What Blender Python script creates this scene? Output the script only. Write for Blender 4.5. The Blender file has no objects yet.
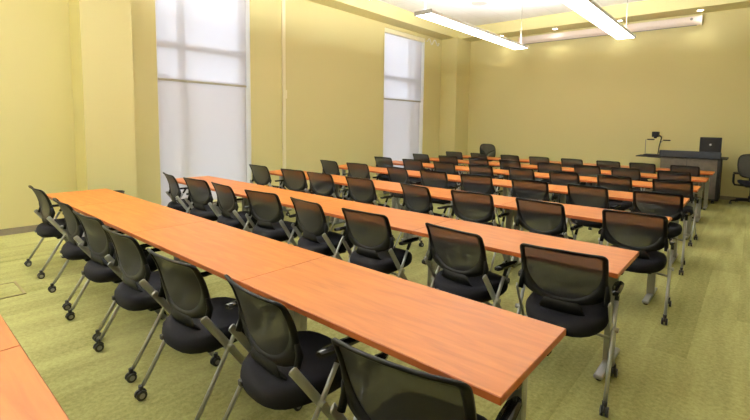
import bpy, bmesh, math, random
from mathutils import Vector, Matrix
random.seed(7)
PI = math.pi
scene = bpy.context.scene
COL = scene.collection

# ------------------------------------------------------------------ materials
def new_mat(name):
    m = bpy.data.materials.new(name); m.use_nodes = True
    return m, m.node_tree.nodes, m.node_tree.links, m.node_tree.nodes['Principled BSDF']

def plain(name, col, rough=0.5, metal=0.0, noise=0.0, scale=60.0, bump=0.0, spec=0.5):
    m, n, l, b = new_mat(name)
    b.inputs['Base Color'].default_value = (*col, 1)
    b.inputs['Roughness'].default_value = rough
    b.inputs['Metallic'].default_value = metal
    b.inputs['Specular IOR Level'].default_value = spec
    tc = n.new('ShaderNodeTexCoord')
    if noise or bump:
        t = n.new('ShaderNodeTexNoise'); t.inputs['Scale'].default_value = scale; t.inputs['Detail'].default_value = 4
        l.new(tc.outputs['Object'], t.inputs['Vector'])
    if noise:
        r = n.new('ShaderNodeValToRGB')
        r.color_ramp.elements[0].position = 0.3; r.color_ramp.elements[1].position = 0.7
        r.color_ramp.elements[0].color = (*[c * (1 - noise) for c in col], 1)
        r.color_ramp.elements[1].color = (*[min(1, c * (1 + noise)) for c in col], 1)
        l.new(t.outputs['Fac'], r.inputs['Fac']); l.new(r.outputs['Color'], b.inputs['Base Color'])
    if bump:
        bp = n.new('ShaderNodeBump'); bp.inputs['Strength'].default_value = bump; bp.inputs['Distance'].default_value = 0.002
        l.new(t.outputs['Fac'], bp.inputs['Height']); l.new(bp.outputs['Normal'], b.inputs['Normal'])
    return m

def emit(name, col, strength):
    m, n, l, b = new_mat(name)
    b.inputs['Base Color'].default_value = (0.8, 0.8, 0.8, 1)
    b.inputs['Emission Color'].default_value = (*col, 1)
    b.inputs['Emission Strength'].default_value = strength
    return m

def wood_mat(name, c0, c1, c2, rough):
    m, n, l, b = new_mat(name)
    tc = n.new('ShaderNodeTexCoord'); oi = n.new('ShaderNodeObjectInfo')
    off = n.new('ShaderNodeVectorMath'); off.operation = 'ADD'
    sc = n.new('ShaderNodeVectorMath'); sc.operation = 'SCALE'; sc.inputs['Scale'].default_value = 37.0
    cmb = n.new('ShaderNodeCombineXYZ')
    l.new(oi.outputs['Random'], cmb.inputs[0]); l.new(oi.outputs['Random'], cmb.inputs[1])
    l.new(cmb.outputs[0], sc.inputs[0]); l.new(tc.outputs['Object'], off.inputs[0]); l.new(sc.outputs[0], off.inputs[1])
    mp = n.new('ShaderNodeMapping'); mp.inputs['Scale'].default_value = (1.3, 11.0, 11.0)
    l.new(off.outputs[0], mp.inputs['Vector'])
    t = n.new('ShaderNodeTexNoise'); t.inputs['Scale'].default_value = 2.2; t.inputs['Detail'].default_value = 7
    t.inputs['Distortion'].default_value = 0.9
    l.new(mp.outputs[0], t.inputs['Vector'])
    r = n.new('ShaderNodeValToRGB')
    e = r.color_ramp.elements
    e[0].position = 0.30; e[0].color = (*c0, 1); e[1].position = 0.72; e[1].color = (*c2, 1)
    k = e.new(0.5); k.color = (*c1, 1)
    l.new(t.outputs['Fac'], r.inputs['Fac']); l.new(r.outputs['Color'], b.inputs['Base Color'])
    b.inputs['Roughness'].default_value = rough
    return m

def wall_mat(name, col):
    m, n, l, b = new_mat(name)
    tc = n.new('ShaderNodeTexCoord')
    t = n.new('ShaderNodeTexNoise'); t.inputs['Scale'].default_value = 90; t.inputs['Detail'].default_value = 5
    l.new(tc.outputs['Object'], t.inputs['Vector'])
    bp = n.new('ShaderNodeBump'); bp.inputs['Strength'].default_value = 0.12; bp.inputs['Distance'].default_value = 0.002
    l.new(t.outputs['Fac'], bp.inputs['Height']); l.new(bp.outputs['Normal'], b.inputs['Normal'])
    b.inputs['Base Color'].default_value = (*col, 1); b.inputs['Roughness'].default_value = 0.55
    b.inputs['Specular IOR Level'].default_value = 0.35
    return m

def carpet_mat():
    m, n, l, b = new_mat('carpet_planks')
    tc = n.new('ShaderNodeTexCoord')
    mp = n.new('ShaderNodeMapping'); mp.inputs['Rotation'].default_value = (0, 0, PI / 2)
    l.new(tc.outputs['Object'], mp.inputs['Vector'])
    br = n.new('ShaderNodeTexBrick'); br.inputs['Scale'].default_value = 1.0
    br.inputs['Brick Width'].default_value = 1.0; br.inputs['Row Height'].default_value = 0.25
    br.inputs['Mortar Size'].default_value = 0.0; br.offset = 0.5
    br.inputs['Color1'].default_value = (0, 0, 0, 1); br.inputs['Color2'].default_value = (1, 1, 1, 1)
    br.inputs['Bias'].default_value = 0
    l.new(mp.outputs[0], br.inputs['Vector'])
    mp2 = n.new('ShaderNodeMapping'); mp2.inputs['Scale'].default_value = (9, 0.9, 1)
    l.new(tc.outputs['Object'], mp2.inputs['Vector'])
    st = n.new('ShaderNodeTexNoise'); st.inputs['Scale'].default_value = 1.0; st.inputs['Detail'].default_value = 3
    l.new(mp2.outputs[0], st.inputs['Vector'])
    fine = n.new('ShaderNodeTexNoise'); fine.inputs['Scale'].default_value = 38; fine.inputs['Detail'].default_value = 6
    fine.inputs['Roughness'].default_value = 0.75
    l.new(tc.outputs['Object'], fine.inputs['Vector'])
    a1 = n.new('ShaderNodeMath'); a1.operation = 'MULTIPLY_ADD'; a1.inputs[1].default_value = 0.13
    l.new(br.outputs['Color'], a1.inputs[0])
    a0 = n.new('ShaderNodeMath'); a0.operation = 'MULTIPLY'; a0.inputs[1].default_value = 0.45
    l.new(st.outputs['Fac'], a0.inputs[0]); l.new(a0.outputs[0], a1.inputs[2])
    a2 = n.new('ShaderNodeMath'); a2.operation = 'MULTIPLY_ADD'; a2.inputs[1].default_value = 0.75
    l.new(fine.outputs['Fac'], a2.inputs[0]); l.new(a1.outputs[0], a2.inputs[2])
    r = n.new('ShaderNodeValToRGB')
    e = r.color_ramp.elements
    e[0].position = 0.45; e[0].color = (0.185, 0.182, 0.056, 1)
    e[1].position = 1.0; e[1].color = (0.515, 0.50, 0.215, 1)
    l.new(a2.outputs[0], r.inputs['Fac']); l.new(r.outputs['Color'], b.inputs['Base Color'])
    b.inputs['Roughness'].default_value = 0.95; b.inputs['Specular IOR Level'].default_value = 0.1
    bp = n.new('ShaderNodeBump'); bp.inputs['Strength'].default_value = 0.5; bp.inputs['Distance'].default_value = 0.004
    l.new(fine.outputs['Fac'], bp.inputs['Height']); l.new(bp.outputs['Normal'], b.inputs['Normal'])
    return m

def ceiling_mat():
    m, n, l, b = new_mat('acoustic_tile')
    tc = n.new('ShaderNodeTexCoord')
    br = n.new('ShaderNodeTexBrick'); br.inputs['Scale'].default_value = 1.0; br.offset = 0.0
    br.inputs['Brick Width'].default_value = 0.61; br.inputs['Row Height'].default_value = 0.61
    br.inputs['Mortar Size'].default_value = 0.012
    br.inputs['Color1'].default_value = (.92, .92, .91, 1); br.inputs['Color2'].default_value = (.90, .90, .89, 1)
    br.inputs['Mortar'].default_value = (.84, .84, .83, 1)
    l.new(tc.outputs['Object'], br.inputs['Vector']); l.new(br.outputs['Color'], b.inputs['Base Color'])
    b.inputs['Roughness'].default_value = 0.9
    return m

def mesh_fabric(name, transp, col, rough=0.45):
    m, n, l, b = new_mat(name)
    tc = n.new('ShaderNodeTexCoord')
    t = n.new('ShaderNodeTexNoise'); t.inputs['Scale'].default_value = 300
    l.new(tc.outputs['Object'], t.inputs['Vector'])
    r = n.new('ShaderNodeValToRGB')
    r.color_ramp.elements[0].color = (*[c * 0.7 for c in col], 1); r.color_ramp.elements[1].color = (*[c * 1.3 for c in col], 1)
    l.new(t.outputs['Fac'], r.inputs['Fac']); l.new(r.outputs['Color'], b.inputs['Base Color'])
    b.inputs['Roughness'].default_value = rough
    b.inputs['Specular IOR Level'].default_value = .25
    tr = n.new('ShaderNodeBsdfTransparent'); mx = n.new('ShaderNodeMixShader'); mx.inputs[0].default_value = transp
    out = n['Material Output']
    l.new(b.outputs[0], mx.inputs[1]); l.new(tr.outputs[0], mx.inputs[2]); l.new(mx.outputs[0], out.inputs['Surface'])
    return m

def shade_fabric(name, transp, col):
    m, n, l, b = new_mat(name)
    n.remove(b)
    tc = n.new('ShaderNodeTexCoord')
    wv = n.new('ShaderNodeTexWave'); wv.inputs['Scale'].default_value = 60; wv.bands_direction = 'Z'
    l.new(tc.outputs['Object'], wv.inputs['Vector'])
    mc = n.new('ShaderNodeMixRGB'); mc.inputs[1].default_value = (*col, 1); mc.inputs[2].default_value = (*[c * .96 for c in col], 1)
    l.new(wv.outputs['Fac'], mc.inputs[0])
    di = n.new('ShaderNodeBsdfDiffuse'); tl = n.new('ShaderNodeBsdfTranslucent'); tr = n.new('ShaderNodeBsdfTransparent')
    l.new(mc.outputs[0], di.inputs[0]); l.new(mc.outputs[0], tl.inputs[0])
    m1 = n.new('ShaderNodeMixShader'); m1.inputs[0].default_value = 0.52
    l.new(di.outputs[0], m1.inputs[1]); l.new(tl.outputs[0], m1.inputs[2])
    m2 = n.new('ShaderNodeMixShader'); m2.inputs[0].default_value = transp
    l.new(m1.outputs[0], m2.inputs[1]); l.new(tr.outputs[0], m2.inputs[2])
    l.new(m2.outputs[0], n['Material Output'].inputs['Surface'])
    return m

def glass_mat():
    m, n, l, b = new_mat('window_glass')
    n.remove(b)
    tr = n.new('ShaderNodeBsdfTransparent'); tr.inputs[0].default_value = (.93, .95, .96, 1)
    gl = n.new('ShaderNodeBsdfGlossy'); gl.inputs['Roughness'].default_value = 0.02
    mx = n.new('ShaderNodeMixShader'); mx.inputs[0].default_value = 0.06
    l.new(tr.outputs[0], mx.inputs[1]); l.new(gl.outputs[0], mx.inputs[2])
    l.new(mx.outputs[0], n['Material Output'].inputs['Surface'])
    return m

M = dict(
    wall=wall_mat('yellow_wall_paint', (0.67, 0.61, 0.305)),
    carpet=carpet_mat(), ceil=ceiling_mat(),
    wood=wood_mat('cherry_laminate', (0.455, 0.128, 0.015), (0.535, 0.163, 0.022), (0.605, 0.205, 0.034), 0.40),
    edge=wood_mat('cherry_edge_dark', (0.36, 0.085, 0.018), (0.42, 0.105, 0.024), (0.47, 0.125, 0.032), 0.4),  # side faces of the tops, a darker tone than the upper face
    under=plain('table_underside', (0.05, 0.035, 0.025), 0.8, noise=.1),
    silver=plain('silver_powder_coat', (0.40, 0.41, 0.42), 0.38, 0.55, noise=.05, scale=200),
    frame=plain('black_plastic', (0.0055, 0.0055, 0.006), 0.5, noise=.15, scale=300, bump=.1, spec=.13),
    gloss=plain('black_arm_plastic', (0.016, 0.016, 0.017), 0.16, noise=.1, scale=200),
    seat=plain('black_seat_fabric', (0.007, 0.007, 0.010), 0.85, noise=.35, scale=500, bump=.3, spec=.15),
    net=mesh_fabric('black_back_mesh', 0.07, (0.020, 0.021, 0.026), .6),
    tyre=plain('caster_rubber', (0.012, 0.012, 0.012), 0.5, noise=.1),
    hub=plain('caster_hub', (0.28, 0.28, 0.27), 0.4, 0.3, noise=.05),
    tag=plain('grey_tag', (0.06, 0.06, 0.062), 0.5, noise=.1),
    base=plain('brown_grey_rubber_base', (0.20, 0.165, 0.115), 0.6, noise=.08, scale=20),
    white=plain('white_painted_trim', (0.82, 0.82, 0.78), 0.45, noise=.03),
    cream=plain('cream_painted_metal', (0.86, 0.80, 0.58), 0.45, noise=.03),
    alu=plain('window_aluminium', (0.62, 0.57, 0.46), 0.45, 0.2, noise=.04),
    glass=glass_mat(),
    shade_up=shade_fabric('sheer_shade_cloth', 0.29, (0.80, 0.79, 0.83)),
    shade_lo=shade_fabric('shade_cloth', 0.13, (0.82, 0.80, 0.81)),
    hem=plain('hem_bar_metal', (0.42, 0.39, 0.28), 0.5, 0.2, noise=.05),
    screen=plain('screen_housing', (0.80, 0.70, 0.66), 0.4, noise=.02),
    lamp_body=plain('fixture_aluminium', (0.55, 0.55, 0.55), 0.4, 0.3, noise=.03),
    lamp_end=plain('fixture_end_cap', (0.22, 0.21, 0.19), 0.4, 0.4, noise=.05),
    lamp=emit('pendant_diffuser', (1, 0.98, 0.93), 8.0),
    lamp_top=emit('pendant_uplight', (1, 0.98, 0.93), 150.0),
    lens=emit('downlight_lens', (1, 0.94, 0.8), 14.0),
    desk=plain('grey_brown_laminate', (0.085, 0.070, 0.052), 0.6, noise=.18, scale=9, spec=.2),
    desk_dark=plain('charcoal_laminate', (0.017, 0.016, 0.014), 0.6, noise=.12, scale=14, spec=.12),
    slate=plain('slate_ledge', (0.018, 0.021, 0.026), 0.6, noise=.1, spec=.2),
    black=plain('black_casing', (0.008, 0.008, 0.009), 0.45, noise=.1, spec=.15),
    logo=plain('pale_logo', (0.85, 0.85, 0.87), 0.3, noise=.02),
    steel=plain('grey_steel', (0.25, 0.25, 0.25), 0.35, 0.6, noise=.05),
    brass=plain('floor_box_frame', (0.22, 0.17, 0.07), 0.4, 0.4, noise=.1),
    ground=plain('outside_paving', (0.30, 0.30, 0.28), 0.9, noise=.15, scale=.7),
    tree=plain('tree_foliage', (0.10, 0.13, 0.08), 0.9, noise=.4, scale=2),
)

# ------------------------------------------------------------------ mesh helpers
def bm_new(): return bmesh.new()

def box(bm, x0, x1, y0, y1, z0, z1, bev=0.0, mi=0, seg=2):
    t = bmesh.new()
    bmesh.ops.create_cube(t, size=1)
    for v in t.verts:
        v.co = Vector(((x0 + x1) / 2 + v.co.x * (x1 - x0), (y0 + y1) / 2 + v.co.y * (y1 - y0), (z0 + z1) / 2 + v.co.z * (z1 - z0)))
    if bev:
        bmesh.ops.bevel(t, geom=t.edges[:], offset=bev, segments=seg, profile=0.5, affect='EDGES')
    join(bm, t, mi)

def join(bm, t, mi=0, mat=None):
    if mat is not None: bmesh.ops.transform(t, matrix=mat, verts=t.verts[:])
    vm = {}
    for v in t.verts: vm[v] = bm.verts.new(v.co)
    for f in t.faces:
        try:
            g = bm.faces.new([vm[v] for v in f.verts]); g.material_index = mi if mi is not None else f.material_index
            g.smooth = f.smooth
        except ValueError: pass
    t.free()

def tube(bm, pts, rad, seg=10, mi=0, closed=False, flat=None, cap=True):
    """sweep a circle (or an ellipse rad x flat) along points"""
    pts = [Vector(p) for p in pts]; n = len(pts)
    rr = rad if isinstance(rad, (list, tuple)) else [rad] * n
    rings = []; up = None
    for i, p in enumerate(pts):
        if closed: d = (pts[(i + 1) % n] - pts[i - 1])
        else: d = pts[min(i + 1, n - 1)] - pts[max(i - 1, 0)]
        d.normalize()
        if up is None:
            up = Vector((0, 0, 1)) if abs(d.z) < 0.9 else Vector((0, 1, 0))
        s = d.cross(up); s.normalize(); up = s.cross(d); up.normalize()
        ring = []
        for k in range(seg):
            a = 2 * PI * k / seg
            ring.append(bm.verts.new(p + s * math.cos(a) * rr[i] + up * math.sin(a) * (rr[i] if flat is None else rr[i] * flat)))
        rings.append(ring)
    m = n if closed else n - 1
    for i in range(m):
        a, b = rings[i], rings[(i + 1) % n]
        for k in range(seg):
            f = bm.faces.new((a[k], a[(k + 1) % seg], b[(k + 1) % seg], b[k])); f.smooth = True; f.material_index = mi
    if cap and not closed:
        for r in (rings[0], rings[-1]):
            f = bm.faces.new(r); f.material_index = mi

def cyl(bm, c, r, h, axis='Z', seg=20, mi=0, r2=None):
    t = bmesh.new()
    bmesh.ops.create_cone(t, cap_ends=True, segments=seg, radius1=r, radius2=r if r2 is None else r2, depth=h)
    for f in t.faces: f.smooth = len(f.verts) == 4
    R = Matrix.Identity(4)
    if axis == 'X': R = Matrix.Rotation(PI / 2, 4, 'Y')
    if axis == 'Y': R = Matrix.Rotation(PI / 2, 4, 'X')
    join(bm, t, mi, Matrix.Translation(c) @ R)

def lathe(bm, prof, seg=24, mi=0, c=(0, 0, 0)):
    rings = []
    for r, z in prof:
        rings.append([bm.verts.new((c[0] + r * math.cos(2 * PI * k / seg), c[1] + r * math.sin(2 * PI * k / seg), c[2] + z)) for k in range(seg)])
    for a, b in zip(rings, rings[1:]):
        for k in range(seg):
            f = bm.faces.new((a[k], a[(k + 1) % seg], b[(k + 1) % seg], b[k])); f.smooth = True; f.material_index = mi
    for r in (rings[0], rings[-1]):
        try: bm.faces.new(r).material_index = mi
        except ValueError: pass

def obj(name, bm, mats, parent=None, loc=None):
    me = bpy.data.meshes.new(name)
    bmesh.ops.recalc_face_normals(bm, faces=bm.faces[:])
    bm.to_mesh(me); bm.free()
    for m in (mats if isinstance(mats, (list, tuple)) else [mats]): me.materials.append(m)
    o = bpy.data.objects.new(name, me); COL.objects.link(o)
    if parent: o.parent = parent
    if loc: o.location = loc
    return o

def tag(o, label=None, cat=None, group=None, kind=None):
    if label: o['label'] = label
    if cat: o['category'] = cat
    if group: o['group'] = group
    if kind: o['kind'] = kind
    return o

def empty(name, loc=(0, 0, 0), rz=0.0):
    o = bpy.data.objects.new(name, None); COL.objects.link(o)
    o.empty_display_size = 0.1
    o.location = loc; o.rotation_euler = (0, 0, rz)
    return o

def copy_tree(o, parent=None):
    c = o.copy(); COL.objects.link(c); c.parent = parent
    for ch in list(o.children): copy_tree(ch, c)
    return c

def struct(name, bm, m, parent=None):
    o = obj(name, bm, m, parent)
    if parent is None: o['kind'] = 'structure'
    return o

# ------------------------------------------------------------------ the room
XW, YB, XR, YR = -7.74, 12.35, 4.2, -3.6     # left wall, back wall, right wall, wall behind
ZS, ZC = 4.27, 4.59                          # soffit underside, tray ceiling
XT, YT = -7.24, 11.72                        # inner edge of the tray
TH = 0.32
WIN = [(3.09, 4.83), (8.83, 10.65), (-2.66, -0.92)]  # third window is out of view, added to light the near left
WZ0, WZ1 = 0.09, 4.17

b = bm_new(); box(b, XW - TH, XR + .2, YR - .2, YB + .2, -0.12, 0); struct('floor', b, M['carpet'])
b = bm_new()
ys = [YR - .2] + [v for w in sorted(WIN) for v in w] + [YB + .2]
for i in range(0, len(ys), 2): box(b, XW - TH, XW, ys[i], ys[i + 1], 0, ZC + .1)
for w in WIN:
    box(b, XW - TH, XW, w[0], w[1], 0, WZ0); box(b, XW - TH, XW, w[0], w[1], WZ1, ZC + .1)
struct('wall_left', b, M['wall'])
b = bm_new(); box(b, XW, XR, YB, YB + .2, 0, ZC + .1); struct('wall_back', b, M['wall'])
b = bm_new(); box(b, XR, XR + .2, YR, YB + .2, 0, ZC + .1); struct('wall_right', b, M['wall'])
b = bm_new(); box(b, XW, XR, YR - .2, YR, 0, ZC + .1); struct('wall_rear', b, M['wall'])
b = bm_new(); box(b, XT, XR, YR, YT, ZC, ZC + .1); struct('ceiling', b, M['ceil'])
b = bm_new(); box(b, XW, XT, YR, YB, ZS, ZC + .1); box(b, XT, XR, YT, YB, ZS, ZC + .1); struct('ceiling_soffit', b, M['wall'])
b = bm_new(); box(b, XW, -7.24, 1.91, 2.55, 0, ZS, .004); struct('pillar_left', b, M['wall'])
b = bm_new(); box(b, XW, -7.16, 11.55, YB, 0, ZS, .004); struct('pillar_corner', b, M['wall'])
b = bm_new()
box(b, XW, XW + .012, YR, 1.91, 0, .088); box(b, XW, -7.228, 1.898, 1.91, 0, .088); box(b, -7.24, -7.228, 1.91, 2.55, 0, .088)
for y0, y1 in ((2.55, 3.09), (3.09, 4.83), (4.83, 8.83), (8.83, 10.65), (10.65, 11.55)): box(b, XW, XW + .012, y0, y1, 0, .088)
struct('baseboard_left', b, M['base'])
b = bm_new(); box(b, -7.16, XR, YB - .012, YB, 0, .088); struct('baseboard_back', b, M['base'])

for i, (y0, y1) in enumerate(WIN):
    w = empty('window_%d' % (i + 1), (XW - .235, (y0 + y1) / 2, WZ0)); w['kind'] = 'structure'
    x = 0.0; h = WZ1 - WZ0; a = (y1 - y0) / 2
    f = bm_new()
    box(f, -.05, .05, -a, -a + .06, 0, h); box(f, -.05, .05, a - .10, a, 0, h)
    box(f, -.05, .05, -a, a, 0, .08); box(f, -.05, .05, -a, a, h - .06, h)
    obj('window_frame', f, M['alu'], w)
    mz = 2.91 - WZ0
    vm_ = (3.545, 3.645) if i != 1 else (10.22, 10.31)
    vm_ = (vm_[0] - (y0 + y1) / 2, vm_[1] - (y0 + y1) / 2) if i < 2 else (-.45, -.31)
    f = bm_new(); box(f, -.05, .05, vm_[0], vm_[1], .08, h - .06); obj('vertical_mullion', f, M['alu'], w)
    f = bm_new(); box(f, -.045, .045, -a + .06, a - .10, mz - .05, mz + .05); obj('horizontal_mullion', f, M['alu'], w)
    f = bm_new(); box(f, -.006, .006, -a + .06, a - .10, .08, h - .06); obj('glass', f, M['glass'], w)
    f = bm_new()
    box(f, .06, .233, a - .006, a - .001, 0, h); box(f, .06, .233, -a + .001, -a + .006, 0, h)
    obj('reveal_lining', f, M['white'], w)

SH = ['wide pale roller shade on the tall window beside the left pillar',
      'narrow pale roller shade on the far window near the room corner',
      'pale roller shade on the added window outside the picture, behind the nearest tables']
for i, (y0, y1) in enumerate(WIN[:2]):
    a = (y1 - y0) / 2
    s = empty('roller_shade', (XW - .075, (y0 + y1) / 2, WZ0))
    tag(s, SH[i], 'window shade', 'roller shades on the left wall windows')
    h = WZ1 - WZ0; hz = 2.29 - WZ0
    f = bm_new(); box(f, -.0015, .0015, -a + .012, a - .05, hz, h - .08); obj('upper_cloth', f, M['shade_up'], s)
    f = bm_new(); box(f, -.0365, -.0335, -a + .012, a - .05, .01, hz + .05); obj('lower_cloth', f, M['shade_lo'], s)
    f = bm_new(); box(f, -.012, .012, -a + .012, a - .05, hz - .018, hz + .018, .005); obj('hem_bar', f, M['hem'], s)
    f = bm_new(); box(f, -.05, .070, -a + .008, a - .008, h - .12, h - .002, .008); obj('head_rail', f, M['cream'], s)

# raceway and its box on the left wall
r = empty('surface_raceway', (XW, 5.60, 0)); tag(r, 'cream vertical cable raceway running up the left wall between the two windows', 'cable raceway')
b = bm_new(); box(b, 0, .035, -.04, .04, .09, ZS - .002, .006); obj('channel', b, M['cream'], r)
b = bm_new(); box(b, .035, .06, -.055, .055, 2.10, 2.28, .006); obj('junction_box', b, M['cream'], r)
# bunched cord high on the far left wall
b = bm_new()
pts = []
for k in range(41):
    u = k / 40
    pts.append((XW + .03 + .01 * math.sin(u * 9), 10.74 + .62 * u, 4.10 + .075 * math.sin(u * PI * 4.0) + .02 * u))
tube(b, pts, .017, 8)
cyl(b, (XW + .015, 10.74, 4.10), .02, .03, 'X'); cyl(b, (XW + .015, 11.36, 4.12), .02, .03, 'X')
tag(obj('shade_cord', b, M['white']), 'pale looped shade cord pinned high on the wall beside the far window', 'cord')

# floor box
f0 = empty('floor_outlet_box', (-5.13, .63, 0)); tag(f0, 'flat floor outlet box with dark metal rim set in the green carpet', 'floor outlet')
b = bm_new()
box(b, -.30, .15, -.185, -.165, 0, .006); box(b, -.30, .15, .165, .185, 0, .006)
box(b, .13, .15, -.165, .165, 0, .006); box(b, -.30, -.28, -.165, .165, 0, .006)
obj('rim', b, M['brass'], f0)
b = bm_new(); box(b, -.28, .13, -.165, .165, 0, .004); obj('carpet_lid', b, M['carpet'], f0)

# ceiling speaker, screen housing, downlights, pendants
b = bm_new(); lathe(b, [(.20, 0), (.20, -.015), (.17, -.022), (.0005, -.012)], 28)
o = tag(obj('ceiling_vent', b, M['lamp_body'], None, (-5.36, 9.62, ZC)), 'round grey air vent in the white ceiling tiles', 'ceiling vent')

s = empty('mounted_projection_screen', (-3.27, YB - .004, 4.0)); tag(s, 'long pale roll-up projection screen housing high on the back wall', 'projection screen')
b = bm_new()
t = bmesh.new()
prof = [(0, .03), (0, .19), (-.15, .19), (-.165, .17), (-.165, .075), (-.14, .03), (-.10, .0), (-.04, .0)]
L = [t.verts.new((-2.18, y, z)) for y, z in prof]; Rr = [t.verts.new((2.18, y, z)) for y, z in prof]
t.faces.new(L); t.faces.new(Rr[::-1])
for k in range(len(prof)): t.faces.new((L[k], L[(k + 1) % len(prof)], Rr[(k + 1) % len(prof)], Rr[k]))
join(b, t); obj('housing', b, M['screen'], s)
for sx in (-1, 1):
    b = bm_new(); box(b, sx * 2.18, sx * 2.20, -.17, 0, -.005, .195, .003); obj('end_cap', b, M['screen'], s)
b = bm_new(); cyl(b, (2.0, -.166, .13), .03, .004, 'Y'); obj('round_emblem', b, M['hub'], s)
b = bm_new(); box(b, -2.1, 2.1, -.10, -.07, -.012, .002); obj('bottom_bar', b, M['lamp_end'], s)

DL = [(-5.95, 'leftmost recessed downlight in the soffit above the screen, half behind the pendant'),
      (-4.36, 'second recessed downlight from the left in the soffit above the screen'),
      (-2.76, 'third recessed downlight from the left in the soffit above the screen'),
      (-1.10, 'rightmost recessed downlight above the right end of the screen housing')]
for x, lab in DL:
    d = empty('downlight', (x, 12.02, ZS)); tag(d, lab, 'downlight', 'recessed downlights in the back soffit')
    b = bm_new(); lathe(b, [(.062, 0), (.085, 0), (.085, -.008), (.062, -.008), (.062, 0)], 24); obj('trim_ring', b, M['white'], d)
    b = bm_new(); cyl(b, (0, 0, -.004), .062, .006, seg=24); obj('lens', b, M['lens'], d)
    sp = bpy.data.lights.new('downlight_beam', 'SPOT'); sp.energy = 13; sp.spot_size = math.radians(95); sp.spot_blend = .8
    sp.color = (1, .93, .72); sp.shadow_soft_size = .05
    lo = bpy.data.objects.new('downlight_beam', sp); COL.objects.link(lo); lo.parent = d; lo.location = (0, 0, -.02)
    lo.rotation_euler = (math.radians(14), 0, 0)

def pendant(x, y0, y1, label):
    z = 3.30
    p = empty('pendant_light', (x, (y0 + y1) / 2, z)); tag(p, label, 'pendant light', 'linear pendant lights')
    h = (y1 - y0) / 2
    b = bm_new()
    for sx in (-1, 1): box(b, sx * .15, sx * .160, -h, h, 0, .045)
    obj('side_rail', b, M['white'], p)
    b = bm_new(); box(b, -.15, .15, -h + .01, h - .01, 0.0, .012); obj('diffuser', b, M['lamp'], p)
    b = bm_new(); box(b, -.12, .12, -h + .03, h - .03, .040, .050); obj('uplight', b, M['lamp_top'], p)
    for sy in (-1, 1):
        b = bm_new(); box(b, -.165, .165, sy * h - .008, sy * h + .008, -.004, .06, .003); obj('end_cap', b, M['lamp_end'], p)
        b = bm_new(); tube(b, [(0, sy * (h - .05), .05), (0, sy * (h - .05), ZC - z)], .004, 6)
        cyl(b, (0, sy * (h - .05), ZC - z - .012), .05, .024); obj('suspension_cable', b, M['lamp_end'], p)
    n = 5
    for k in range(n):
        yy = -h + .3 + k * (2 * h - .6) / (n - 1)
        b = bm_new(); box(b, -.15, .15, yy - .02, yy + .02, .045, .060, .004); obj('bracket', b, M['lamp_body'], p)
    b = bm_new(); box(b, -.151, .151, -h + .62, -h + .63, -.002, .0); obj('joint_line', b, M['lamp_body'], p)
pendant(-4.08, 5.55, 9.25, 'white linear pendant light with dark end cap, left one near the far window')
pendant(-2.0, 5.75, 9.30, 'white linear pendant light, right one in front of the screen housing')
pendant(-4.08, 0.8, 4.5, 'unseen linear pendant light added above the nearest tables, over the left rows')  # out of view, added to light the foreground
pendant(-6.1, -3.3, -1.6, 'short unseen linear pendant light added by the left wall behind the nearest tables')  # extra unseen fixture, brightens the near left
pendant(-4.08, -3.3, .4, 'unseen linear pendant light added behind the nearest tables, away from the left wall')  # also unseen, put in for more light on the near left
pendant(-6.1, -1.4, 2.3, 'unseen linear pendant light added beside the left wall above the nearest tables')  # added out of view to lift the left wall and floor

# ------------------------------------------------------------------ outside
b = bm_new(); box(b, -60, XW - TH - .01, -30, 60, -.35, -.15); struct('ground_outside', b, M['ground'])
b = bm_new()
for k in range(34):
    t = bmesh.new(); bmesh.ops.create_icosphere(t, subdivisions=2, radius=1)
    rr = random.uniform(1.3, 2.6)
    for v in t.verts: v.co *= random.uniform(.85, 1.15)
    for f in t.faces: f.smooth = True
    join(b, t, 0, Matrix.Translation((-30 + random.uniform(-2, 2), -4 + k * 1.6, .7 + rr * .7)) @ Matrix.Diagonal((rr, rr, rr * 1.15, 1)))
tag(obj('treeline', b, M['tree']), 'blurred dark trees seen faintly through the window shades', 'trees', kind='stuff')

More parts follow.
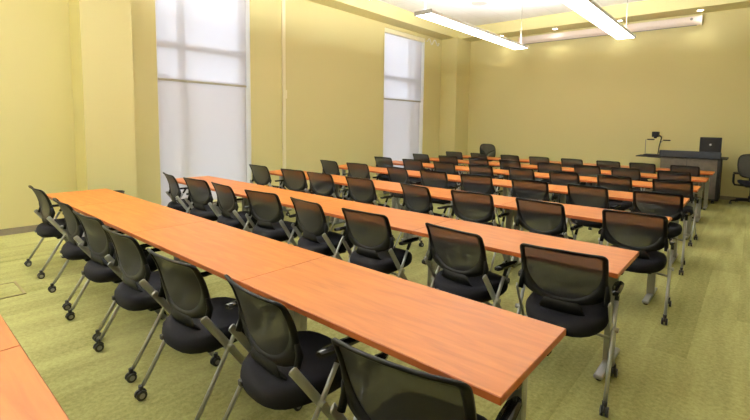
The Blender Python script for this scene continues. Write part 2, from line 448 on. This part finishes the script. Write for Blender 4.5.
# ------------------------------------------------------------------ tables
ROWY = [-0.30, 1.195, 2.70, 4.24, 5.76, 7.28, 8.80, 10.32]   # near edge of each table row
TD, TZ = .61, .74
def make_table(w, il=.047, ir=.047):
    r = empty('training_table')
    b = bm_new(); box(b, -w / 2 + .0008, w / 2 - .0008, 0, TD, TZ - .030, TZ, .0028, seg=1)
    b.faces.ensure_lookup_table()
    b.normal_update()
    for f in b.faces:
        c = f.calc_center_median()
        f.material_index = 0 if c.z > TZ - .001 else (2 if c.z < TZ - .029 else 1)
    obj('tabletop', b, [M['wood'], M['edge'], M['under']], r)
    b = bm_new(); box(b, -w / 2 + il + .035, w / 2 - ir - .035, .33, .37, TZ - .075, TZ - .031, .004); obj('crossbar', b, M['frame'], r)
    for s in (-1, 1):
        lx = s * (w / 2 - (il if s < 0 else ir))
        b = bm_new()
        box(b, lx - .032, lx + .032, .335, .345, .035, TZ - .034, .003)
        box(b, lx - .032, lx - .012, .345, .385, .035, TZ - .034, .004)
        box(b, lx + .012, lx + .032, .345, .385, .035, TZ - .034, .004)
        box(b, lx - .012, lx + .012, .348, .38, .035, TZ - .034, 0, 1)
        lg = obj('leg', b, [M['silver'], M['frame']], r)
        b = bm_new(); fy = .10 if (il if s < 0 else ir) > .06 else .268
        box(b, lx - .028, lx + .028, fy, .57, .012, .040, .010)
        for y in (fy + .03, .54): cyl(b, (lx, y, .006), .018, .012, mi=1)
        obj('foot', b, [M['silver'], M['tyre']], lg)
        b = bm_new(); box(b, lx - .03, lx + .03, .06, .55, TZ - .052, TZ - .031, .004); obj('top_bracket', b, M['frame'], lg)
        for y in (.16, .44):
            b = bm_new(); box(b, s * (w / 2 - .016) - .010, s * (w / 2 - .016) + .010, y - .02, y + .02, TZ - .046, TZ - .031, .003); obj('latch', b, M['frame'], r)
    return r
XE = -.547
TW, TS = 1.495, 1.07
ROWN = ['nearest', 'second-nearest', 'third-nearest', 'middle', 'third-farthest', 'second-farthest', 'farthest']
TPOS = {4: ['leftmost', 'second from the left', 'second from the right', 'rightmost']}
protos = {'mid': make_table(TW), 'right': make_table(TW, .047, .10), 'left': make_table(TW, .10, .047), 'short': make_table(TS, .10, .047)}
used = set(); FEET = {}
for ri, y in enumerate(ROWY):
    n = 2 if ri == 0 else 4
    for k in range(n):
        var = 'short' if (ri == 1 and k == 3) else ('right' if k == 0 else ('left' if k == 3 else 'mid'))
        w = TS if var == 'short' else TW
        o = protos[var] if var not in used else copy_tree(protos[var]); used.add(var)
        x1 = XE - k * TW
        o.location = (x1 - w / 2, y, 0)
        FEET.setdefault(ri, []).extend(([(x1 - .10, .062)] if k == 0 else []) + ([(x1 - w + .10, .062)] if var in ('left', 'short') else []))
        if ri == 0:
            lab = ['orange wood-grain table in the bottom left corner, this side of its seam',
                   'orange wood-grain table in the bottom left corner, beyond its seam'][k]
        elif var == 'short':
            lab = 'short orange table section at the left end of the nearest chair row'
        else:
            lab = 'orange table section, %s, at the %s chair row' % (TPOS[4][3 - k], ROWN[ri - 1])
        tag(o, lab, 'table', 'training tables joined in long rows')

# ------------------------------------------------------------------ nesting chairs
BW = .246
def back_surf(x, t, off=0.0):
    z = .552 + .327 * t
    y = -.125 - .034 * t - .061 * t ** 3
    y += .036 * (abs(x) / BW) ** 2.2
    return Vector((x, y - off, z))
def u_curve(W, T, n, t0, t1, cr):
    """right half of a shield outline, from the bottom centre to the top centre"""
    pts = []
    for k in range(15):
        a = PI / 2 * k / 14
        pts.append((W * math.sin(a) ** (2 / n), t0 + T * (1 - math.cos(a) ** (2 / n))))
    tc = t1 - cr / .327
    for k in range(1, 5): pts.append((W, t0 + T + (tc - t0 - T) * k / 5))
    for k in range(7):
        a = PI / 2 * k / 6
        pts.append((W - cr + cr * math.cos(a), tc + cr / .327 * math.sin(a)))
    for k in (1, 2, 3):
        u = k / 3; pts.append(((W - cr) * (1 - u), t1 + .018 * u))
    return pts
def make_chair():
    r = empty('nesting_chair')
    # backrest frame: a band between the inner edge of the mesh and the outer outline
    b = bm_new()
    inn = u_curve(BW - .029, .62, 2.15, .062, .935, .018); out = u_curve(BW, .34, 2.5, -.025, 1.0, .034)
    full = lambda c: c + [(-x, t) for x, t in reversed(c[1:-1])]
    inn, out = full(inn), full(out); rings = []
    for (xi, ti), (xo, to) in zip(inn, out):
        xm, tm = (xi + xo) / 2, (ti + to) / 2
        rings.append([b.verts.new(p) for p in (back_surf(xi, ti, .004), back_surf(xi, ti, -.006), back_surf(xm, tm, -.013), back_surf(xo, to, -.008),
                                               back_surf(xo, to, .006), back_surf(xm, tm, .010))])
    for a, c in zip(rings, rings[1:] + rings[:1]):
        for k in range(6): b.faces.new((a[k], a[(k + 1) % 6], c[(k + 1) % 6], c[k])).smooth = True
    for s in (-1, 1):                                        # the shoulders that hold the side bars
        tube(b, [back_surf(s * .238, .42), back_surf(s * .243, .25), Vector((s * .246, -.118, .575))], [.012, .017, .015], 8)
    tube(b, [back_surf(0, .03), Vector((0, -.118, .50)), Vector((0, -.07, .462)), Vector((0, .02, .42))], [.10, .13, .14, .12], 16, flat=.09)
    bk = obj('backrest_frame', b, M['frame'], r)
    # mesh panel
    b = bm_new(); rows = []
    half = u_curve(BW - .027, .62, 2.15, .059, .938, .018)
    for x, t in half[1:]:
        x = max(x, .004)
        rows.append([b.verts.new(back_surf(-x + 2 * x * k / 12, t)) for k in range(13)])
    for a, c in zip(rows, rows[1:]):
        for k in range(12):
            f = b.faces.new((a[k], a[k + 1], c[k + 1], c[k])); f.smooth = True
    obj('back_mesh', b, M['net'], bk)
    # seat cushion
    b = bm_new(); seg = 32
    def plan(a, s=1.0):
        c, sn = math.cos(a), math.sin(a)
        n = 2.9
        d = (abs(c) ** n + abs(sn) ** n) ** (-1 / n)
        x, y = .243 * d * c * s, .06 + .250 * d * sn * s
        if sn < 0: x *= 1 - .10 * (sn * sn)
        return x, y
    prof = [(0.0, .368), (.78, .368), (.91, .375), (.975, .393), (1.0, .420), (.99, .448), (.94, .470), (.82, .481), (.5, .482), (0.0, .478)]
    rings = []
    for s, z in prof:
        ring = []
        for k in range(seg):
            a = 2 * PI * k / seg; x, y = plan(a, max(s, .01))
            dz = .010 * (x / .243) ** 2 - (.022 * max(0, (y - .22) / .1) ** 2 if y > .22 else 0) + (-.012 * max(0, (-.04 - y) / .13) ** 1.5 if y < -.04 else 0)
            ring.append(b.verts.new((x, y, z + dz - .0)))
        rings.append(ring)
    for p, q in zip(rings, rings[1:]):
        for k in range(seg):
            f = b.faces.new((p[k], p[(k + 1) % seg], q[(k + 1) % seg], q[k])); f.smooth = True
    b.faces.new(rings[0]); b.faces.new(rings[-1])
    st = obj('seat', b, M['seat'], r)
    b = bm_new(); box(b, -.15, .15, -.06, .20, .338, .368, .012); obj('seat_pan', b, M['frame'], st)
    b = bm_new(); box(b, -.115, -.088, -.191, -.176, .392, .418, .003); obj('label_tag', b, M['tag'], st)
    # legs: a round tube from the rear caster up to the arm, a flat bar from the back down to the front caster
    for s in (-1, 1):
        b = bm_new()
        tube(b, [(s * .276, -.218, .075), (s * .276, -.125, .228), (s * .276, -.020, .405), (s * .276, .065, .550)], .0115, 10)
        cyl(b, (s * .280, -.016, .408), .015, .046, 'X', 14)
        lg = obj('rear_leg', b, M['silver'], r)
        caster(lg, s * .276, -.23)
        b = bm_new()
        tube(b, [(s * .261, -.150, .603), (s * .262, -.146, .597), (s * .264, -.016, .408), (s * .266, .205, .085)], [.004, .0065, .0065, .0055], 10, flat=3.1)
        lg = obj('front_leg', b, M['silver'], r)
        caster(lg, s * .268, .222)
        # arm: a black sleeve over the tube and a flat pad
        b = bm_new()
        tube(b, [(s * .276, .068, .555), (s * .276, .098, .606), (s * .276, .108, .622)], [.0125, .0135, .012], 10)
        P = [(-.03, .018), (.01, .026), (.10, .029), (.175, .026), (.215, .014)]
        top = []; bot = []
        for y, hw in P:
            zz = .632 - .06 * max(0, y - .14)
            top.append([b.verts.new((s * .276 - hw, y, zz)), b.verts.new((s * .276, y, zz + .006)), b.verts.new((s * .276 + hw, y, zz))])
            bot.append([b.verts.new((s * .276 - hw * .8, y, zz - .018)), b.verts.new((s * .276 + hw * .8, y, zz - .018))])
        for i in range(len(P) - 1):
            for a0, a1 in ((0, 1), (1, 2)):
                b.faces.new((top[i][a0], top[i][a1], top[i + 1][a1], top[i + 1][a0])).smooth = True
            b.faces.new((bot[i][0], bot[i][1], bot[i + 1][1], bot[i + 1][0]))
            b.faces.new((top[i][0], top[i + 1][0], bot[i + 1][0], bot[i][0])); b.faces.new((top[i][2], top[i + 1][2], bot[i + 1][1], bot[i][1]))
        for i in (0, -1): b.faces.new((top[i][0], top[i][1], top[i][2], bot[i][1], bot[i][0]))
        obj('armrest', b, M['gloss'], r)
    b = bm_new(); tube(b, [(-.264, .04, .325), (-.15, .04, .335), (.15, .04, .335), (.264, .04, .325)], .010, 8); obj('seat_rail', b, M['silver'], r)
    return r
def caster(parent, x, y):
    b = bm_new()
    for d in (-.014, .014):
        cyl(b, (x + d, y, .027), .027, .015, 'X', 18)
        cyl(b, (x + d * 1.56, y, .027), .015, .003, 'X', 14, 1)
    tube(b, [(x, y + .002, .03), (x, y + .002, .082)], [.010, .014], 8)
    tube(b, [(x, y - .026, .032), (x, y - .018, .050), (x, y, .058), (x, y + .018, .050), (x, y + .026, .034)], .0085, 6)
    obj('caster', b, [M['tyre'], M['hub']], parent)

# centre x of each chair back, its turn in degrees, and how far it is pulled out, row by row
CH = [
 [(-5.64, 0, .05), (-4.58, -2, .02), (-3.80, 3, -.01), (-3.09, 1, -.03), (-2.31, 3, -.04), (-1.61, -4, 0), (-.80, 8, -.03)],
 [(-6.01, -10, 0), (-5.28, 5, 0), (-4.65, -5, 0), (-3.86, 7, 0), (-3.15, -6, 0), (-2.40, 2, 0), (-1.56, -7, 0), (-.81, 6, 0)],
 [(-6.30, 1, 0), (-5.39, 6, 0), (-4.765, 4, 0), (-3.97, 0, 0), (-3.06, -11, 0), (-2.29, 3, 0), (-1.55, -5, 0), (-.73, 3, 0)],
 [(-6.28, -3, 0), (-5.51, 5, 0), (-4.59, -8, 0), (-3.84, 3, 0), (-3.08, 6, 0), (-2.27, 5, 0), (-1.54, -5, 0), (-.78, 3, 0)],
 [(-6.22, 0, 0), (-5.42, 1, 0), (-4.64, -1, 0), (-3.84, -1, 0), (-3.06, -8, 0), (-2.33, -4, 0), (-1.58, -3, 0), (-.83, -4, 0)],
 [(-6.32, -2, 0), (-5.52, 4, 0), (-4.72, -1, 0), (-3.97, -4, 0), (-3.12, 0, 0), (-2.40, -4, 0), (-1.74, -6, 0), (-.95, -2, 0)],
 [(-6.30, 5, 0), (-5.55, -5, 0), (-4.67, 0, 0), (-3.92, -1, 0), (-3.16, -4, 0), (-2.39, -5, 0), (-1.735, -5, 0), (-.98, -2, 0)],
]
POS = {8: ['leftmost', 'second from the left', 'third from the left', 'fourth from the left', 'fourth from the right', 'third from the right', 'second from the right', 'rightmost'],
       7: ['leftmost', 'second from the left', 'third from the left', 'middle one', 'third from the right', 'second from the right', 'rightmost']}
proto_c = make_chair()
first = True
for ri, row in enumerate(CH):
    for k, (cx, deg, dy) in enumerate(row):
        o = proto_c if first else copy_tree(proto_c); first = False
        th = math.radians(deg)
        ox, oy = cx - .185 * math.sin(th), ROWY[ri + 1] - .205 + .185 * math.cos(th) + dy
        for sx in (-1, 1):                                   # keep the front casters off the table feet
            fx = ox + sx * .268 * math.cos(th) - .222 * math.sin(th)
            for q, need in FEET[ri + 1]:
                g = fx - q
                if abs(g) < need: ox += (need - abs(g)) * (1 if g > 0 else -1); fx = q + need * (1 if g > 0 else -1)
        o.location = (ox, oy, 0)
        o.rotation_euler = (0, 0, th)
        tag(o, 'black mesh-back chair on silver legs, %s in the %s chair row' % (POS[len(row)][k], ROWN[ri]), 'chair', 'mesh nesting chairs at the table rows')

# ------------------------------------------------------------------ front of the room
def make_task_chair(loc, rz, label):
    r = empty('task_chair', loc, rz); tag(r, label, 'chair')
    b = bm_new(); N = 40; pts = []
    def tp(x, z): return Vector((x, -.20 - .06 * ((z - .55) / .5) + .05 * (x / .24) ** 2, z))
    for k in range(N):
        a = 2 * PI * k / N; c, s = math.cos(a), math.sin(a); d = (abs(c) ** 4 + abs(s) ** 4) ** -.25
        hw = .235 if s > 0 else .235 - .03 * abs(s)
        pts.append(tp(hw * d * c, .82 + .245 * d * s))
    tube(b, pts, .016, 8, closed=True)
    tube(b, [(0, -.06, .43), (0, -.24, .47), (0, -.27, .62), (0, -.26, .74)], [.03, .028, .024, .022], 8)
    tube(b, [(0, -.26, .74), (-.10, -.25, .84), (-.225, -.21, .90)], [.022, .017, .012], 8)
    tube(b, [(0, -.26, .74), (.10, -.25, .84), (.225, -.21, .90)], [.022, .017, .012], 8)
    bk = obj('backrest_frame', b, M['frame'], r)
    b = bm_new(); rows = []
    for i in range(13):
        zz = .585 + .47 * i / 12; q = abs((zz - .82) / .245); hw = (.235 if zz > .82 else .235 - .03 * q) * (1 - min(q, .97) ** 4) ** .25
        rows.append([b.verts.new(tp(-hw + 2 * hw * k / 10, zz)) for k in range(11)])
    for a, c in zip(rows, rows[1:]):
        for k in range(10): b.faces.new((a[k], a[k + 1], c[k + 1], c[k])).smooth = True
    obj('back_mesh', b, M['net'], bk)
    b = bm_new()
    prof = [(0, .43), (.85, .43), (.97, .45), (1, .475), (.96, .50), (.8, .515), (0, .51)]
    rings = []
    for s, z in prof:
        ring = []
        for k in range(28):
            a = 2 * PI * k / 28; c, sn = math.cos(a), math.sin(a); d = (abs(c) ** 3.4 + abs(sn) ** 3.4) ** (-1 / 3.4)
            x, y = .25 * d * c * max(s, .01), .06 + .25 * d * sn * max(s, .01)
            ring.append(b.verts.new((x, y, z + .025 * (x / .25) ** 2 - .03 * max(0, (y - .18) / .13))))
        rings.append(ring)
    for p, q in zip(rings, rings[1:]):
        for k in range(28): b.faces.new((p[k], p[(k + 1) % 28], q[(k + 1) % 28], q[k])).smooth = True
    b.faces.new(rings[0]); b.faces.new(rings[-1])
    obj('seat', b, M['seat'], r)
    b = bm_new(); box(b, -.12, .12, -.08, .16, .385, .43, .015); obj('seat_mechanism', b, M['frame'], r)
    for s in (-1, 1):
        b = bm_new()
        tube(b, [(s * .12, .04, .41), (s * .29, .04, .42), (s * .315, .03, .48), (s * .315, .02, .655)], [.02, .02, .022, .02], 8)
        ar = obj('armrest', b, M['frame'], r)
        b = bm_new(); box(b, s * .276 - .045, s * .276 + .045, -.10, .16, .655, .685, .013); obj('arm_pad', b, M['frame'], ar)
    b = bm_new(); cyl(b, (0, 0, .24), .026, .30, seg=16); cyl(b, (0, 0, .13), .042, .12, seg=16); obj('gas_column', b, M['frame'], r)
    b = bm_new()
    for k in range(5):
        a = 2 * PI * k / 5 + .3
        tube(b, [(0, 0, .115), (.16 * math.cos(a), .16 * math.sin(a), .105), (.36 * math.cos(a), .36 * math.sin(a), .075)], [.03, .024, .017], 8)
    base = obj('star_base', b, M['frame'], r)
    for k in range(5):
        a = 2 * PI * k / 5 + .3; b = bm_new(); x, y = .36 * math.cos(a), .36 * math.sin(a)
        for d in (-.014, .014): cyl(b, (x + d, y, .027), .027, .016, 'X', 16)
        tube(b, [(x, y, .03), (x, y, .08)], .011, 8); obj('caster', b, M['tyre'], base)
    return r
make_task_chair((-6.0, 11.68, 0), math.radians(4), 'black high-backed mesh task chair standing alone by the far left corner')
make_task_chair((.05, 11.85, 0), math.radians(186), 'black task chair with armrests beside the grey desk, at the right edge')

d = empty('instructor_desk', (-1.04, 11.72, 0)); tag(d, 'grey instructor desk with dark raised ledge on casters by the back wall', 'desk')
X0, X1, Y0, Y1 = -.56, .56, -.32, .34
b = bm_new(); box(b, X0 + .012, X1 - .03, Y0 + .012, Y1, .075, .955); obj('cabinet_body', b, M['desk_dark'], d)
for k, (a, c) in enumerate(((X0 + .012, -.052), (-.044, X1 - .055))):
    b = bm_new(); box(b, a, c, Y0, Y0 + .012, .11, .955, .002); obj('front_panel', b, M['desk'], d)
b = bm_new(); box(b, X1 - .06, X1, Y0 - .006, Y1, .07, .96, .006); obj('side_panel', b, M['desk_dark'], d)
b = bm_new(); box(b, X0 - .02, X1 + .10, Y0 + .07, Y1 + .03, .957, .990, .006); obj('worktop', b, M['desk_dark'], d)
b = bm_new(); box(b, X0 - .02, X1 - .005, Y0 - .03, Y0 + .07, .96, 1.115, .022, seg=4); obj('raised_ledge', b, M['slate'], d)
b = bm_new(); box(b, X0 - .50, X0 - .021, Y0 + .02, Y1 - .05, .94, .962, .006); sf = obj('side_shelf', b, M['desk_dark'], d)
b = bm_new(); box(b, X0 - .30, X0 + .008, -.02, .02, .915, .941, .004); obj('shelf_bracket', b, M['steel'], sf)
for x in (X0 + .10, X1 - .10):
    for y in (Y0 + .08, Y1 - .08):
        b = bm_new()
        for q in (-.016, .016): cyl(b, (x + q, y, .032), .032, .018, 'X', 18)
        tube(b, [(x, y, .035), (x, y, .076)], .014, 8); obj('caster', b, M['tyre'], d)

mn = empty('computer_monitor', (-.70, 11.66, .991)); tag(mn, 'black computer monitor with small round pale emblem, back turned, on the desk', 'monitor')
b = bm_new(); box(b, -.195, .195, -.03, .01, .10, .435, .01); obj('casing', b, M['black'], mn)
b = bm_new(); box(b, -.175, .175, .0095, .012, .12, .415); obj('screen', b, M['gloss'], mn)
b = bm_new(); cyl(b, (0, -.032, .275), .022, .004, 'Y', 20); obj('emblem', b, M['logo'], mn)
b = bm_new(); tube(b, [(0, 0, .012), (0, -.005, .18)], .022, 10); box(b, -.11, .11, -.08, .10, 0, .014, .005); obj('stand', b, M['black'], mn)

dc = empty('document_camera', (-1.80, 11.66, .963)); tag(dc, 'black document camera with two lamp arms on the shelf left of the desk', 'document camera')
b = bm_new(); box(b, -.16, .17, -.17, .16, 0, .035, .008); obj('base', b, M['black'], dc)
b = bm_new(); box(b, -.13, .09, -.13, .11, .035, .039); obj('stage', b, M['desk_dark'], dc)
b = bm_new(); tube(b, [(.11, .05, .03), (.125, .05, .22), (.165, .04, .44)], .013, 8); arm = obj('camera_arm', b, M['black'], dc)
b = bm_new(); box(b, -.02, .12, -.10, .06, .44, .565, .014); cyl(b, (.05, -.04, .43), .032, .04, seg=16); obj('camera_head', b, M['black'], arm)
b = bm_new(); tube(b, [(.05, -.02, .52), (.165, .04, .44)], .018, 8); obj('head_joint', b, M['black'], arm)
b = bm_new(); tube(b, [(-.155, .05, .03), (-.16, .05, .37), (-.10, .04, .385)], .007, 8); la = obj('lamp_arm', b, M['steel'], dc)
b = bm_new(); box(b, -.125, .02, .0, .07, .365, .392, .01); obj('lamp_head', b, M['black'], la)
b = bm_new(); tube(b, [(.14, .05, .30), (.20, .05, .37), (.24, .04, .375)], .007, 8); la = obj('lamp_arm', b, M['steel'], dc)
b = bm_new(); box(b, .20, .345, .0, .07, .355, .382, .01); obj('lamp_head', b, M['black'], la)

wb = empty('waste_bin', (-7.02, 2.19, 0)); tag(wb, 'black waste bin by the left pillar, only its rim showing behind the table', 'bin')
b = bm_new(); lathe(b, [(.001, 0), (.08, 0), (.105, .55), (.098, .55), (.076, .02), (.001, .02)], 28); obj('body', b, M['black'], wb)
b = bm_new(); tube(b, [(.102 * math.cos(2 * PI * k / 32), .102 * math.sin(2 * PI * k / 32), .553) for k in range(32)], .009, 8, closed=True); obj('rim', b, M['black'], wb)

# ------------------------------------------------------------------ daylight
w = bpy.data.worlds.new('sky'); scene.world = w; w.use_nodes = True
nt = w.node_tree; bg = nt.nodes['Background']
sky = nt.nodes.new('ShaderNodeTexSky'); sky.sky_type = 'HOSEK_WILKIE'
sky.sun_direction = Vector((.6, -.5, .62)).normalized(); sky.turbidity = 6
mx = nt.nodes.new('ShaderNodeMixRGB'); mx.inputs[0].default_value = .85
mx.inputs[2].default_value = (.90, .92, 1.0, 1)
nt.links.new(sky.outputs[0], mx.inputs[1]); nt.links.new(mx.outputs[0], bg.inputs['Color'])
bg.inputs['Strength'].default_value = 4.4

# ------------------------------------------------------------------ camera
cam = bpy.data.cameras.new('camera'); co = bpy.data.objects.new('camera', cam); COL.objects.link(co)
yaw, pitch, roll = 6.87463856e-01, 1.48554897e+00, 1.66887236e-02
co.matrix_world = Matrix.Translation((0, 0, 1.575)) @ (Matrix.Rotation(yaw, 4, 'Z') @ Matrix.Rotation(pitch, 4, 'X') @ Matrix.Rotation(roll, 4, 'Z'))
cam.sensor_width = 36; cam.sensor_fit = 'HORIZONTAL'
cam.lens = 431.824509 * 36 / 750
cam.shift_x = (375 - 396.748) / 750; cam.shift_y = (162.177 - 210) / 750
cam.clip_start = .05
scene.camera = co

scene.view_settings.view_transform = 'Standard'; scene.view_settings.look = 'None'
scene.view_settings.gamma = 1.0; scene.view_settings.use_curve_mapping = False
scene.view_settings.exposure = 0.0
cy = scene.cycles
cy.use_denoising = True
cy.max_bounces = 10; cy.diffuse_bounces = 5; cy.transparent_max_bounces = 24
cy.sample_clamp_indirect = 6.0
